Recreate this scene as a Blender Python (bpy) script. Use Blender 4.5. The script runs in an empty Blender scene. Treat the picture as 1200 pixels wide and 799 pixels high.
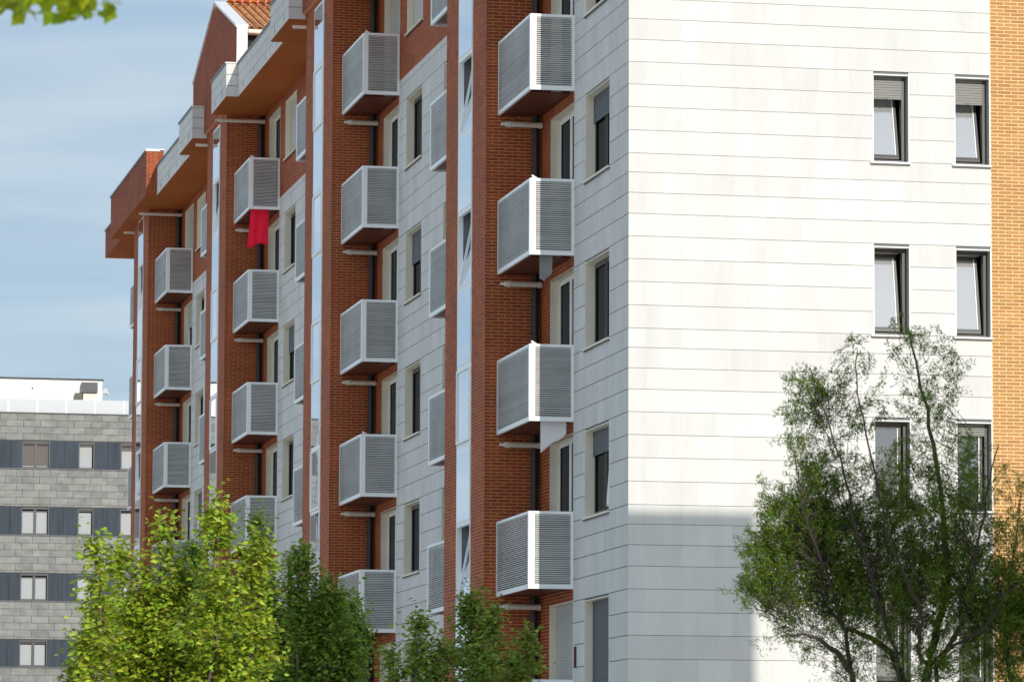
import bpy, math, random
import numpy as np
from mathutils import Vector, Matrix
random.seed(7); rng = np.random.default_rng(7)
S = bpy.context.scene
COL = S.collection

# ------------------------------------------------------------------ camera
FPX = 5024.287
cam = bpy.data.cameras.new('camera'); cam_o = bpy.data.objects.new('camera', cam); COL.objects.link(cam_o); S.camera = cam_o
cam.sensor_width = 36.0; cam.lens = FPX / 1200 * 36
cam.shift_x = (600 - 622.705) / 1200; cam.shift_y = (451.53 - 399.5) / 1200
cam.clip_start = 0.5; cam.clip_end = 20000
_y, _p, _r = 0.2026946, 0.1010520, 0.0036087
fw = Vector((math.sin(_y)*math.cos(_p), math.cos(_y)*math.cos(_p), math.sin(_p)))
rt = Vector((math.cos(_y), -math.sin(_y), 0)); up = rt.cross(fw)
r2 = rt*math.cos(_r) + up*math.sin(_r); u2 = up*math.cos(_r) - rt*math.sin(_r)
M = Matrix((r2, u2, -fw)).transposed().to_4x4(); M.translation = Vector((-16.16253, -70.47770, 1.65))
cam_o.matrix_world = M
cam.dof.use_dof = True; cam.dof.focus_distance = 78.0; cam.dof.aperture_fstop = 11.0

# ------------------------------------------------------------------ world and sun
SUN_EL = math.radians(19.8); SUN_AZ = math.pi - 0.142          # clockwise from +y
w = bpy.data.worlds.new('World'); S.world = w; w.use_nodes = True
nt = w.node_tree; bg = nt.nodes['Background']
sky = nt.nodes.new('ShaderNodeTexSky'); sky.sky_type = 'NISHITA'; sky.sun_disc = False
sky.sun_elevation = SUN_EL; sky.sun_rotation = SUN_AZ; sky.altitude = 100; sky.air_density = 1.0; sky.dust_density = 1.6; sky.ozone_density = 2.2
tc = nt.nodes.new('ShaderNodeTexCoord'); mp = nt.nodes.new('ShaderNodeMapping'); mp.inputs['Scale'].default_value = (2.2, 2.2, 14)
nz = nt.nodes.new('ShaderNodeTexNoise'); nz.inputs['Scale'].default_value = 3.0; nz.inputs['Detail'].default_value = 5; nz.inputs['Roughness'].default_value = .55
rp = nt.nodes.new('ShaderNodeMapRange'); rp.inputs[1].default_value = .42; rp.inputs[2].default_value = .75; rp.inputs[3].default_value = .80; rp.inputs[4].default_value = .95
mx = nt.nodes.new('ShaderNodeMix'); mx.data_type = 'RGBA'; mx.inputs['B'].default_value = (3.75, 4.6, 5.6, 1)
L = nt.links.new
L(tc.outputs['Generated'], mp.inputs[0]); L(mp.outputs[0], nz.inputs['Vector']); L(nz.outputs[0], rp.inputs[0]); L(rp.outputs[0], mx.inputs['Factor'])
wm = nt.nodes.new('ShaderNodeMapping'); wm.inputs['Scale'].default_value = (3.0, 1.2, 22); wm.inputs['Rotation'].default_value = (.12, .1, .4)
wn = nt.nodes.new('ShaderNodeTexNoise'); wn.inputs['Scale'].default_value = 2.6; wn.inputs['Detail'].default_value = 6; wn.inputs['Distortion'].default_value = .6
wr = nt.nodes.new('ShaderNodeMapRange'); wr.inputs[1].default_value = .35; wr.inputs[2].default_value = .72
wx = nt.nodes.new('ShaderNodeMix'); wx.data_type = 'RGBA'; wx.inputs['A'].default_value = (3.15, 4.25, 5.45, 1); wx.inputs['B'].default_value = (4.7, 5.45, 6.1, 1)
L(tc.outputs['Generated'], wm.inputs[0]); L(wm.outputs[0], wn.inputs['Vector']); L(wn.outputs[0], wr.inputs[0]); L(wr.outputs[0], wx.inputs['Factor']); L(wx.outputs['Result'], mx.inputs['B'])
L(sky.outputs[0], mx.inputs['A']); L(mx.outputs['Result'], bg.inputs[0])
bg.inputs[1].default_value = 0.13
sl = bpy.data.lights.new('sun', 'SUN'); sl.energy = 3.05; sl.angle = math.radians(0.16); sl.color = (1.0, .95, .87)
so = bpy.data.objects.new('sun', sl); COL.objects.link(so)
sd = Vector((math.sin(SUN_AZ)*math.cos(SUN_EL), math.cos(SUN_AZ)*math.cos(SUN_EL), math.sin(SUN_EL)))
so.rotation_euler = sd.to_track_quat('Z', 'Y').to_euler()
S.view_settings.view_transform = 'Standard'; S.view_settings.look = 'None'; S.view_settings.exposure = 0.0; S.view_settings.gamma = 1
S.render.engine = 'CYCLES'; S.cycles.max_bounces = 6; S.cycles.transparent_max_bounces = 8

# ------------------------------------------------------------------ materials
MATS = {}
def mat(name, col, rough=.8, spec=.4, metal=0, var=0., noise=0., nscale=3., hue=0., stretch=(1, 1, 1), bump=0., bscale=40., transl=0., coat=0.):
    """procedural: base colour, per-piece tone (per island and per object), cloudy wear, fine relief"""
    m = bpy.data.materials.new(name); m.use_nodes = True; MATS[name] = m
    t = m.node_tree; b = t.nodes['Principled BSDF']; N = t.nodes.new; K = t.links.new
    b.inputs['Base Color'].default_value = (*col, 1); b.inputs['Roughness'].default_value = rough
    b.inputs['Specular IOR Level'].default_value = spec; b.inputs['Metallic'].default_value = metal
    src = None
    geo = N('ShaderNodeNewGeometry'); oi = N('ShaderNodeObjectInfo')
    if var or noise:
        rgb = N('ShaderNodeHueSaturation'); rgb.inputs['Color'].default_value = (*col, 1)
        val = N('ShaderNodeMath'); val.operation = 'ADD'; val.inputs[0].default_value = 1
        if var:
            ad = N('ShaderNodeMath'); ad.operation = 'ADD'; fr = N('ShaderNodeMath'); fr.operation = 'FRACT'
            K(geo.outputs['Random Per Island'], ad.inputs[0]); K(oi.outputs['Random'], ad.inputs[1]); K(ad.outputs[0], fr.inputs[0])
            mr = N('ShaderNodeMapRange'); mr.inputs[3].default_value = -var; mr.inputs[4].default_value = var; K(fr.outputs[0], mr.inputs[0])
            K(mr.outputs[0], val.inputs[1])
            if hue:
                m3 = N('ShaderNodeMath'); m3.operation = 'MULTIPLY'; m3.inputs[1].default_value = 7.31; K(fr.outputs[0], m3.inputs[0])
                f3 = N('ShaderNodeMath'); f3.operation = 'FRACT'; K(m3.outputs[0], f3.inputs[0])
                h3 = N('ShaderNodeMapRange'); h3.inputs[3].default_value = .5-hue; h3.inputs[4].default_value = .5+hue; K(f3.outputs[0], h3.inputs[0])
                K(h3.outputs[0], rgb.inputs['Hue'])
        last = val
        if noise:
            tcc = N('ShaderNodeNewGeometry'); mpp = N('ShaderNodeMapping'); mpp.inputs['Scale'].default_value = stretch
            nn = N('ShaderNodeTexNoise'); nn.inputs['Scale'].default_value = nscale; nn.inputs['Detail'].default_value = 6; nn.inputs['Roughness'].default_value = .62
            K(tcc.outputs['Position'], mpp.inputs[0]); K(mpp.outputs[0], nn.inputs['Vector'])
            mr2 = N('ShaderNodeMapRange'); mr2.inputs[1].default_value = .28; mr2.inputs[2].default_value = .72; mr2.inputs[3].default_value = -noise; mr2.inputs[4].default_value = noise
            K(nn.outputs[0], mr2.inputs[0]); a2 = N('ShaderNodeMath'); a2.operation = 'ADD'; K(val.outputs[0], a2.inputs[0]); K(mr2.outputs[0], a2.inputs[1]); last = a2
        K(last.outputs[0], rgb.inputs['Value']); K(rgb.outputs[0], b.inputs['Base Color']); src = rgb
    if bump:
        g2 = N('ShaderNodeNewGeometry'); n2 = N('ShaderNodeTexNoise'); n2.inputs['Scale'].default_value = bscale; n2.inputs['Detail'].default_value = 4
        K(g2.outputs['Position'], n2.inputs['Vector']); bp = N('ShaderNodeBump'); bp.inputs['Strength'].default_value = bump; bp.inputs['Distance'].default_value = .01
        K(n2.outputs[0], bp.inputs['Height']); K(bp.outputs[0], b.inputs['Normal'])
    if coat: b.inputs['Coat Weight'].default_value = coat; b.inputs['Coat Roughness'].default_value = .15
    if transl:
        tr = N('ShaderNodeBsdfTranslucent'); ms = N('ShaderNodeMixShader'); ms.inputs[0].default_value = transl
        tr.inputs[0].default_value = (min(1, col[0]*1.5), min(1, col[1]*1.5), col[2]*.7, 1)
        if src:
            g = N('ShaderNodeMix'); g.data_type = 'RGBA'; g.blend_type = 'MULTIPLY'; g.inputs['Factor'].default_value = 1
            g.inputs['B'].default_value = (1.6, 1.5, .7, 1); K(src.outputs[0], g.inputs['A']); K(g.outputs['Result'], tr.inputs[0])
        K(b.outputs[0], ms.inputs[1]); K(tr.outputs[0], ms.inputs[2]); K(ms.outputs[0], t.nodes['Material Output'].inputs[0])
    return m
mat('stone', (.735, .715, .68), .75, .3, var=.045, hue=.010, noise=.075, nscale=1.3, stretch=(1.6, 1.6, .35), bump=.15, bscale=25)
mat('stone_gap', (.22, .22, .22), .95)
mat('brick', (.35, .075, .020), .7, .45, var=.17, hue=.007, noise=.24, nscale=.9, bump=.3, bscale=60)
mat('mortar', (.56, .25, .12), .95, .2, noise=.15, nscale=4)
mat('brick_ochre', (.50, .26, .085), .75, .35, var=.12, hue=.006, noise=.08, nscale=1.5, bump=.3, bscale=60)
mat('mortar_ochre', (.70, .49, .28), .95, .2, noise=.1, nscale=4)
mat('cream', (.66, .60, .48), .8, .3, noise=.07, nscale=2)
mat('reveal', (.40, .38, .34), .7, .3)
mat('alu', (.70, .70, .69), .35, .5, noise=.05, nscale=3)
mat('slat', (.62, .615, .59), .42, .4, var=.10, noise=.12, nscale=1.6)
mat('cage_shade', (.10, .024, .011), .45, .3, noise=.2, nscale=3)  # dark red-brown that stands for the shade beneath the cages
mat('dark_frame', (.075, .068, .062), .4, .5)
mat('dark_metal', (.045, .05, .058), .4, .5)
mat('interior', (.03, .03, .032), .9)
mat('room', (.16, .165, .17), .9, noise=.5, nscale=.8)
mat('soffit', (.33, .09, .018), .85, .2, noise=.12, nscale=1.2)
mat('pipe_cream', (.60, .55, .46), .5, .4, noise=.12, nscale=5)
mat('pipe_dark', (.028, .027, .03), .4, .5)
mat('tile', (.88, .44, .19), .75, .3, var=.2, hue=.015, noise=.16, nscale=3)
mat('coping', (.86, .85, .83), .5, .4)
mat('zinc_dark', (.10, .10, .11), .45, .5)
mat('shutter_light', (.62, .62, .58), .55, .4)
mat('shutter_grey', (.27, .265, .24), .55, .4)
mat('shutter_dark', (.10, .11, .125), .5, .4)
mat('red_cloth', (.78, .014, .045), .8, .2, noise=.12, nscale=3)
mat('grey_cloth', (.22, .21, .21), .85, .2, noise=.15, nscale=6)
mat('white_cloth', (.62, .60, .60), .85, .2, noise=.08, nscale=4)
mat('grey_block', (.27, .264, .248), .9, .2, var=.13, hue=.01, noise=.22, nscale=2.2, stretch=(1, 1, 1.6), bump=.3, bscale=8)
mat('grey_gap', (.12, .12, .115), .95)
mat('blue_panel', (.045, .058, .076), .6, .2, var=.08, noise=.28, nscale=1.3, stretch=(4, 4, .4))
mat('white_render', (.80, .79, .77), .8, .3, noise=.02, nscale=1)
mat('frosted', (.55, .57, .58), .3, .5)
mat('plaque_red', (.12, .02, .03), .5, .4)
mat('bark', (.11, .08, .06), .9, .2, noise=.3, nscale=12, stretch=(1, 1, .25), bump=.6, bscale=30)
mat('bark_dark', (.045, .035, .028), .9, .2, noise=.3, nscale=12, stretch=(1, 1, .25))
mat('leaf_bright', (.30, .385, .03), .45, .5, var=.6, hue=.035, noise=.25, nscale=4, transl=.25)
mat('leaf_green', (.19, .29, .04), .5, .4, var=.45, hue=.03, transl=.32)
mat('leaf_mixed', (.22, .30, .05), .55, .3, var=.45, hue=.03, transl=.32)
mat('leaf_near', (.34, .42, .02), .5, .4, var=.35, hue=.03, transl=.45)
mat('tamarisk', (.125, .19, .022), .7, .2, var=.55, hue=.055, transl=.25)
mat('asphalt', (.05, .05, .052), .9, .2, noise=.2, nscale=1.5, bump=.4, bscale=30)
mat('ground', (.44, .41, .35), .95, .2, noise=.2, nscale=.3)
mat('paving', (.55, .53, .49), .85, .3, var=.1, noise=.1, nscale=2)
mat('paint_white', (.8, .8, .78), .6, .3)
mat('tower_wall', (.52, .47, .40), .85, .3, noise=.08, nscale=.4)
def glass_mat(name, base, refl, top=1.0):
    m = bpy.data.materials.new(name); m.use_nodes = True; MATS[name] = m; t = m.node_tree
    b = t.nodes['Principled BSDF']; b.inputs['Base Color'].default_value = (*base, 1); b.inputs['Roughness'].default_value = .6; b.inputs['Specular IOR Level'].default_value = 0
    g = t.nodes.new('ShaderNodeBsdfGlossy'); g.inputs['Roughness'].default_value = .015; g.inputs['Color'].default_value = (.93, .96, 1, 1)
    fr = t.nodes.new('ShaderNodeLayerWeight'); fr.inputs[0].default_value = .5
    mr = t.nodes.new('ShaderNodeMapRange'); mr.inputs[3].default_value = refl; mr.inputs[4].default_value = top
    pw = t.nodes.new('ShaderNodeMath'); pw.operation = 'POWER'; pw.inputs[1].default_value = 1.6
    n = t.nodes.new('ShaderNodeTexNoise'); n.inputs['Scale'].default_value = 1.1; bp = t.nodes.new('ShaderNodeBump'); bp.inputs['Strength'].default_value = .03; bp.inputs['Distance'].default_value = .05
    ge = t.nodes.new('ShaderNodeNewGeometry'); t.links.new(ge.outputs['Position'], n.inputs['Vector']); t.links.new(n.outputs[0], bp.inputs['Height']); t.links.new(bp.outputs[0], g.inputs['Normal'])
    ms = t.nodes.new('ShaderNodeMixShader')
    t.links.new(fr.outputs['Facing'], pw.inputs[0]); t.links.new(pw.outputs[0], mr.inputs[0]); t.links.new(mr.outputs[0], ms.inputs[0])
    t.links.new(b.outputs[0], ms.inputs[1]); t.links.new(g.outputs[0], ms.inputs[2]); t.links.new(ms.outputs[0], t.nodes['Material Output'].inputs[0])
    return m
glass_mat('glass', (.02, .022, .026), .30)
glass_mat('glass_bright', (.22, .23, .24), .55)
glass_mat('glass_dark', (.012, .013, .016), .05, .16)
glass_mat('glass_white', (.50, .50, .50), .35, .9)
glass_mat('glass_curtain', (.50, .51, .51), .22, .8)

# ------------------------------------------------------------------ helpers
def tag(o, label=None, cat=None, group=None, kind=None):
    if label: o['label'] = label
    if cat: o['category'] = cat
    if group: o['group'] = group
    if kind: o['kind'] = kind
    return o
def empty(name, loc=(0, 0, 0), rz=0, parent=None):
    o = bpy.data.objects.new(name, None); COL.objects.link(o); o.location = loc; o.rotation_euler.z = rz; o.empty_display_size = .2
    if parent: o.parent = parent
    return o
def thing(name, label, cat, loc=(0, 0, 0), rz=0, group=None): return tag(empty(name, loc, rz), label, cat, group)
def link(name, me, parent=None, loc=None, kind=None):
    o = bpy.data.objects.new(name, me); COL.objects.link(o)
    if parent: o.parent = parent
    if loc is not None: o.location = loc
    if kind: o['kind'] = kind
    return o
def np_mesh(name, V, F, m, mats=None, smooth=False):
    """F: (n,k) int array, all faces with k corners"""
    me = bpy.data.meshes.new(name); V = np.asarray(V, np.float32); F = np.asarray(F, np.int32)
    me.vertices.add(len(V)); me.vertices.foreach_set('co', V.ravel())
    k = F.shape[1]; me.loops.add(F.size); me.loops.foreach_set('vertex_index', F.ravel())
    me.polygons.add(len(F)); me.polygons.foreach_set('loop_start', np.arange(0, F.size, k, dtype=np.int32))
    try: me.polygons.foreach_set('loop_total', np.full(len(F), k, np.int32))
    except Exception: pass
    me.materials.append(MATS[m])
    for q in (mats or []): me.materials.append(MATS[q])
    me.polygons.foreach_set('use_smooth', np.full(len(F), bool(smooth)))
    me.update(calc_edges=True); me.validate(); return me
BF = np.array([[0, 3, 2, 1], [4, 5, 6, 7], [0, 1, 5, 4], [1, 2, 6, 5], [2, 3, 7, 6], [3, 0, 4, 7]])
def boxes_mesh(name, B, m):
    B = np.asarray(B, np.float32)
    x0, x1, y0, y1, z0, z1 = B.T
    V = np.stack([np.stack(p, 1) for p in ((x0, y0, z0), (x1, y0, z0), (x1, y1, z0), (x0, y1, z0), (x0, y0, z1), (x1, y0, z1), (x1, y1, z1), (x0, y1, z1))], 1).reshape(-1, 3)
    F = (BF[None] + 8*np.arange(len(B))[:, None, None]).reshape(-1, 4)
    return np_mesh(name, V, F, m)
class MB:
    """collects shapes and links them as one mesh object, one material slot per material used"""
    def __init__(s): s.V = []; s.F = []; s.M = []; s.ml = []
    def mi(s, m):
        if m not in s.ml: s.ml.append(m)
        return s.ml.index(m)
    def add(s, V, F, m):
        n = len(s.V); s.V += [tuple(v) for v in V]; i = s.mi(m)
        for f in F: s.F.append([a+n for a in f]); s.M.append(i)
        return s
    def box(s, x0, x1, y0, y1, z0, z1, m):
        return s.add([(x0, y0, z0), (x1, y0, z0), (x1, y1, z0), (x0, y1, z0), (x0, y0, z1), (x1, y0, z1), (x1, y1, z1), (x0, y1, z1)], BF.tolist(), m)
    def prism(s, pts, axis, a0, a1, m):
        """polygon pts (two coords) swept along axis from a0 to a1"""
        def P(p, a): return (a, p[0], p[1]) if axis == 'x' else (p[0], a, p[1]) if axis == 'y' else (p[0], p[1], a)
        n = len(pts); V = [P(p, a0) for p in pts] + [P(p, a1) for p in pts]
        F = [list(range(n))[::-1], list(range(n, 2*n))] + [[i, (i+1) % n, n+(i+1) % n, n+i] for i in range(n)]
        return s.add(V, F, m)
    def tube(s, path, rad, m, seg=8, cap=True):
        path = [Vector(p) for p in path]; rad = rad if isinstance(rad, (list, tuple)) else [rad]*len(path)
        V = []; n = len(path)
        for i, p in enumerate(path):
            d = (path[min(i+1, n-1)] - path[max(i-1, 0)]).normalized()
            a = d.cross(Vector((0, 0, 1)) if abs(d.z) < .9 else Vector((1, 0, 0))).normalized(); b = d.cross(a)
            V += [p + (a*math.cos(t) + b*math.sin(t))*rad[i] for t in [2*math.pi*k/seg for k in range(seg)]]
        F = [[i*seg+k, i*seg+(k+1) % seg, (i+1)*seg+(k+1) % seg, (i+1)*seg+k] for i in range(n-1) for k in range(seg)]
        if cap: F += [list(range(seg))[::-1], list(range((n-1)*seg, n*seg))]
        return s.add(V, F, m)
    def mesh(s, name, smooth=False):
        me = bpy.data.meshes.new(name); me.from_pydata(s.V, [], s.F)
        for m in s.ml: me.materials.append(MATS[m])
        me.polygons.foreach_set('material_index', s.M)
        me.polygons.foreach_set('use_smooth', [bool(smooth)]*len(s.F))
        me.update(); return me
    def build(s, name, parent=None, loc=None, kind=None, smooth=False): return link(name, s.mesh(name, smooth), parent, loc, kind)

# ------------------------------------------------------------------ ground
def sheet(name, x0, x1, y0, y1, z, m):
    return tag(link(name, np_mesh(name, [(x0, y0, z), (x1, y0, z), (x1, y1, z), (x0, y1, z)], [[0, 1, 2, 3]], m)), kind='structure')
sheet('ground', -6000, 6000, -6000, 6000, 0, 'ground')
sheet('road', -34, -24, -400, 400, .004, 'asphalt')
mk = MB()
for i in range(-60, 60): mk.box(-29.07, -28.93, i*6, i*6+2.6, .006, .012, 'paint_white')
mk.build('road_marking', kind='structure')
pv = MB(); pv.box(-24, -.06, -74, 110, 0, .13, 'paving'); pv.build('pavement', kind='structure')

# ------------------------------------------------------------------ apartment building
C1, PER = 9.47, 18.56
CS = [C1 + PER*k for k in range(4)]
BW, BX = 2.07, -1.04            # half width and projection of the bays
YEND, XEND = 75.2, 13.0
ZT = 20.75                      # underside of the eaves
apt = thing('apartment_building', 'tall red brick and pale stone apartment block with louvred metal cages', 'building')

def split(iv, holes):
    out = [iv]
    for a, b in holes:
        nx = []
        for p, q in out:
            if b <= p or a >= q: nx.append((p, q)); continue
            if a > p: nx.append((p, a))
            if b < q: nx.append((b, q))
        out = nx
    return [(p, q) for p, q in out if q-p > .012]
def masonry(u0, u1, zs, L, holes, joint_v, joint_h, off_alt=.5):
    """pieces of a running bond: list of (ua, ub, za, zb, full)"""
    out = []
    for i, (za, zb) in enumerate(zs):
        zc = (za+zb)/2
        hs = [(a, b) for a, b, c, d in holes if c < zc < d]
        o = (i % 2)*L*off_alt
        for p, q in split((u0, u1), hs):
            k = math.floor((p-u0+o)/L)
            while True:
                a = u0 - o + k*L; b = a + L
                if a >= q: break
                aa = max(a + joint_v/2, p); bb = min(b - joint_v/2, q)
                if bb - aa > .02: out.append((aa, bb, za + joint_h/2, zb - joint_h/2, bb-aa > L-joint_v-.002))
                k += 1
    return out
def courses(z0, z1, h): n = int(round((z1-z0)/h)); return [(z0+i*(z1-z0)/n, z0+(i+1)*(z1-z0)/n) for i in range(n)]
BR_L, BR_H, BR_J = .25, .0628, .014
brick_boxes = {'brick': [], 'brick_ochre': []}
singles = []
def brick_face(facing, plane, u0, u1, z0, z1, holes=(), m='brick', depth=.006, keep=None):
    """bricks standing proud of the mortar plane; facing -y ('S') or -x ('W')"""
    for a, b, c, d, full in masonry(u0, u1, courses(z0, z1, BR_H), BR_L, holes, BR_J, BR_J):
        j = rng.uniform(-.002, .002)
        if facing == 'S': bx = (a, b, plane - depth + j, plane + .004, c, d)
        else: bx = (plane - depth + j, plane + .004, a, b, c, d)
        if keep and full and keep(a, c) and len(singles) < 300: singles.append(bx)
        else: brick_boxes[m].append(bx)
def backing(mb, facing, plane, us, zs, holes, m):
    """flat wall sheet with rectangular openings cut out"""
    U = sorted(set([us[0], us[1]] + [v for h in holes for v in h[:2] if us[0] < v < us[1]]))
    Z = sorted(set([zs[0], zs[1]] + [v for h in holes for v in h[2:] if zs[0] < v < zs[1]]))
    for i in range(len(U)-1):
        run = None
        for j in range(len(Z)-1):
            uc, zc = (U[i]+U[i+1])/2, (Z[j]+Z[j+1])/2
            solid = not any(a < uc < b and c < zc < d for a, b, c, d in holes)
            if solid and run is None: run = Z[j]
            if run is not None and (not solid or j == len(Z)-2):
                zt = Z[j+1] if solid else Z[j]
                if facing == 'S': V = [(U[i], plane, run), (U[i+1], plane, run), (U[i+1], plane, zt), (U[i], plane, zt)]
                else: V = [(plane, U[i+1], run), (plane, U[i], run), (plane, U[i], zt), (plane, U[i+1], zt)]
                mb.add(V, [[0, 1, 2, 3]], m); run = None

STO = range(0, 6)
# openings of the long facade: y0, y1, z0, z1
doors, wins = [], []
for k, c in enumerate(CS):
    for s in STO:
        doors.append((c-5.05, c-3.02, 2.8+3*s, 5.55+3*s, k, s, 1))
        doors.append((c+3.02, c+5.05, 2.8+3*s, 5.55+3*s, k, s, -1))
    for s in range(1, 7):
        wins.append((c-7.97, c-6.03, .97+3*s, 2.50+3*s, k, s, 1))
        if k < 3: wins.append((c+6.03, c+7.97, .97+3*s, 2.50+3*s, k, s, -1))
holesW = [d[:4] for d in doors] + [d[:4] for d in wins]
endwins = []
for s in range(1, 7):
    endwins.append((4.33, 4.96, .97+3*s, 2.48+3*s, 0, s)); endwins.append((5.80, 6.42, .97+3*s, 2.48+3*s, 1, s))
holesS = [d[:4] for d in endwins]
Z_STONE = 18.08
bk = MB()
backing(bk, 'S', .03, (0.03, 6.44), (0, ZT+.9), holesS, 'stone_gap')
backing(bk, 'S', .012, (6.44, XEND), (0, ZT+.9), holesS, 'mortar_ochre')
stone_ranges = [(0.03, CS[0]-5.07)] + [(CS[k]+5.07, CS[k+1]-5.07) for k in range(3)] + [(CS[3]+5.07, YEND)]
for a, b in stone_ranges:
    backing(bk, 'W', .03, (a, b), (0, Z_STONE), holesW, 'stone_gap'); backing(bk, 'W', .012, (a, b), (Z_STONE, ZT+.9), holesW, 'mortar')
for c in CS:
    backing(bk, 'W', .012, (c-5.07, c-BW), (0, ZT), holesW, 'mortar'); backing(bk, 'W', .012, (c+BW, c+5.07), (0, ZT), holesW, 'mortar')
    for ya, yb in ((c-BW+.013, c-.73), (c+.73, c+BW-.013)): bk.box(BX+.013, .2, ya, yb, 0, ZT+.4, 'mortar')
    for ya, yb in ((c-.729, c-.70), (c+.70, c+.729)): bk.box(BX+.016, .19, ya, yb, 0, ZT, 'room')
    bk.box(BX+.42, .2, c-.70, c+.70, 0, ZT, 'room'); bk.box(BX+.013, .2, c-.70, c+.70, ZT+.001, ZT+.4, 'mortar')
# rear, far side and the dark rooms behind the openings
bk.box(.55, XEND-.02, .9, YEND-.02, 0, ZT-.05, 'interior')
bk.box(.03, XEND, YEND, YEND+.3, 0, ZT+.9, 'tower_wall'); bk.box(XEND, XEND+.3, .012, YEND+.3, 0, ZT+.9, 'tower_wall')
bk.build('wall', apt)

# bricks
ochre_keep = lambda a, z: z > 8.6
brick_face('S', .012, 6.45, 9.6, 3.0, ZT, holesS, 'brick_ochre', keep=lambda a, z: a < 7.2 and z > 8.8)
for k, c in enumerate(CS):
    brick_face('S', c-BW+.013, BX, -.002, 3.0, ZT)
    brick_face('W', BX+.013, c-BW, c-.70, 3.0, ZT+.55); brick_face('W', BX+.013, c+.70, c+BW, 3.0, ZT+.55)
    brick_face('W', BX+.013, c-.70, c+.70, ZT-.02, ZT+.55)
    hs = holesW
    brick_face('W', .012, c-5.07, c-BW, 3.0, ZT, hs)
    if k < 3: brick_face('W', .012, c+BW, c+5.07, 3.0, ZT, hs)
    a = c+5.07; b = CS[k+1]-5.07 if k < 3 else YEND
    brick_face('W', .012, a, b, Z_STONE+.01, ZT, hs)
brick_face('W', .012, .02, CS[0]-5.07, Z_STONE+.01, ZT, holesW)
for m, B in brick_boxes.items():
    if B: link('brickwork', boxes_mesh('brickwork_'+m, B, m), apt, kind='stuff')
ub = boxes_mesh('brick', [(0, BR_L-BR_J, 0, .018, 0, BR_H-BR_J)], 'brick_ochre')
for b in singles: link('brick', ub, apt, loc=(b[0], b[2], b[4]))

# stone panels: eight courses a storey, open horizontal joints, tight vertical ones
pat = [.395, .40, .39, .39, .385, .36, .35, .33]      # upward from z = .97 + 3s - 3 (sums to 3.0)
zs = []; z = .97
while z < Z_STONE-.05:
    for h in pat:
        if z < Z_STONE-.05: zs.append((z, min(z+h, Z_STONE))); z += h
zs = [q for q in zs]
PL = .605; pm = {}; rest = []; cnt = 0
zsS = zs + [(Z_STONE + i*.38, Z_STONE + (i+1)*.38) for i in range(9)]
cand = masonry(0.0, 6.44, zsS, PL, holesS, .0012, .008)
vis = sorted([p for p in cand if p[4] and 3.6 < p[2] < 16.2], key=lambda p: p[2])
vs = set(vis[:300])
for p in cand:
    a, b, c, d, full = p
    if p in vs:
        key = (round(b-a, 3), round(d-c, 3))
        if key not in pm: pm[key] = boxes_mesh('stone_panel', [(0, key[0], 0, .035, 0, key[1])], 'stone')
        link('stone_panel', pm[key], apt, loc=(a, -.001 + rng.uniform(-.0005, .0005), c))
    else: rest.append((a, b, rng.uniform(-.0015, -.0005), .03, c, d))
for a, b in stone_ranges:
    a0 = 0.036 if a < 1 else a
    for p in masonry(a0, b, zs, PL, holesW, .003, .014):
        rest.append((rng.uniform(-.0015, .0015), .03, p[0], p[1], p[2], p[3]))
link('stone_cladding', boxes_mesh('stone_cladding', rest, 'stone'), apt, kind='stuff')

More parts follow.
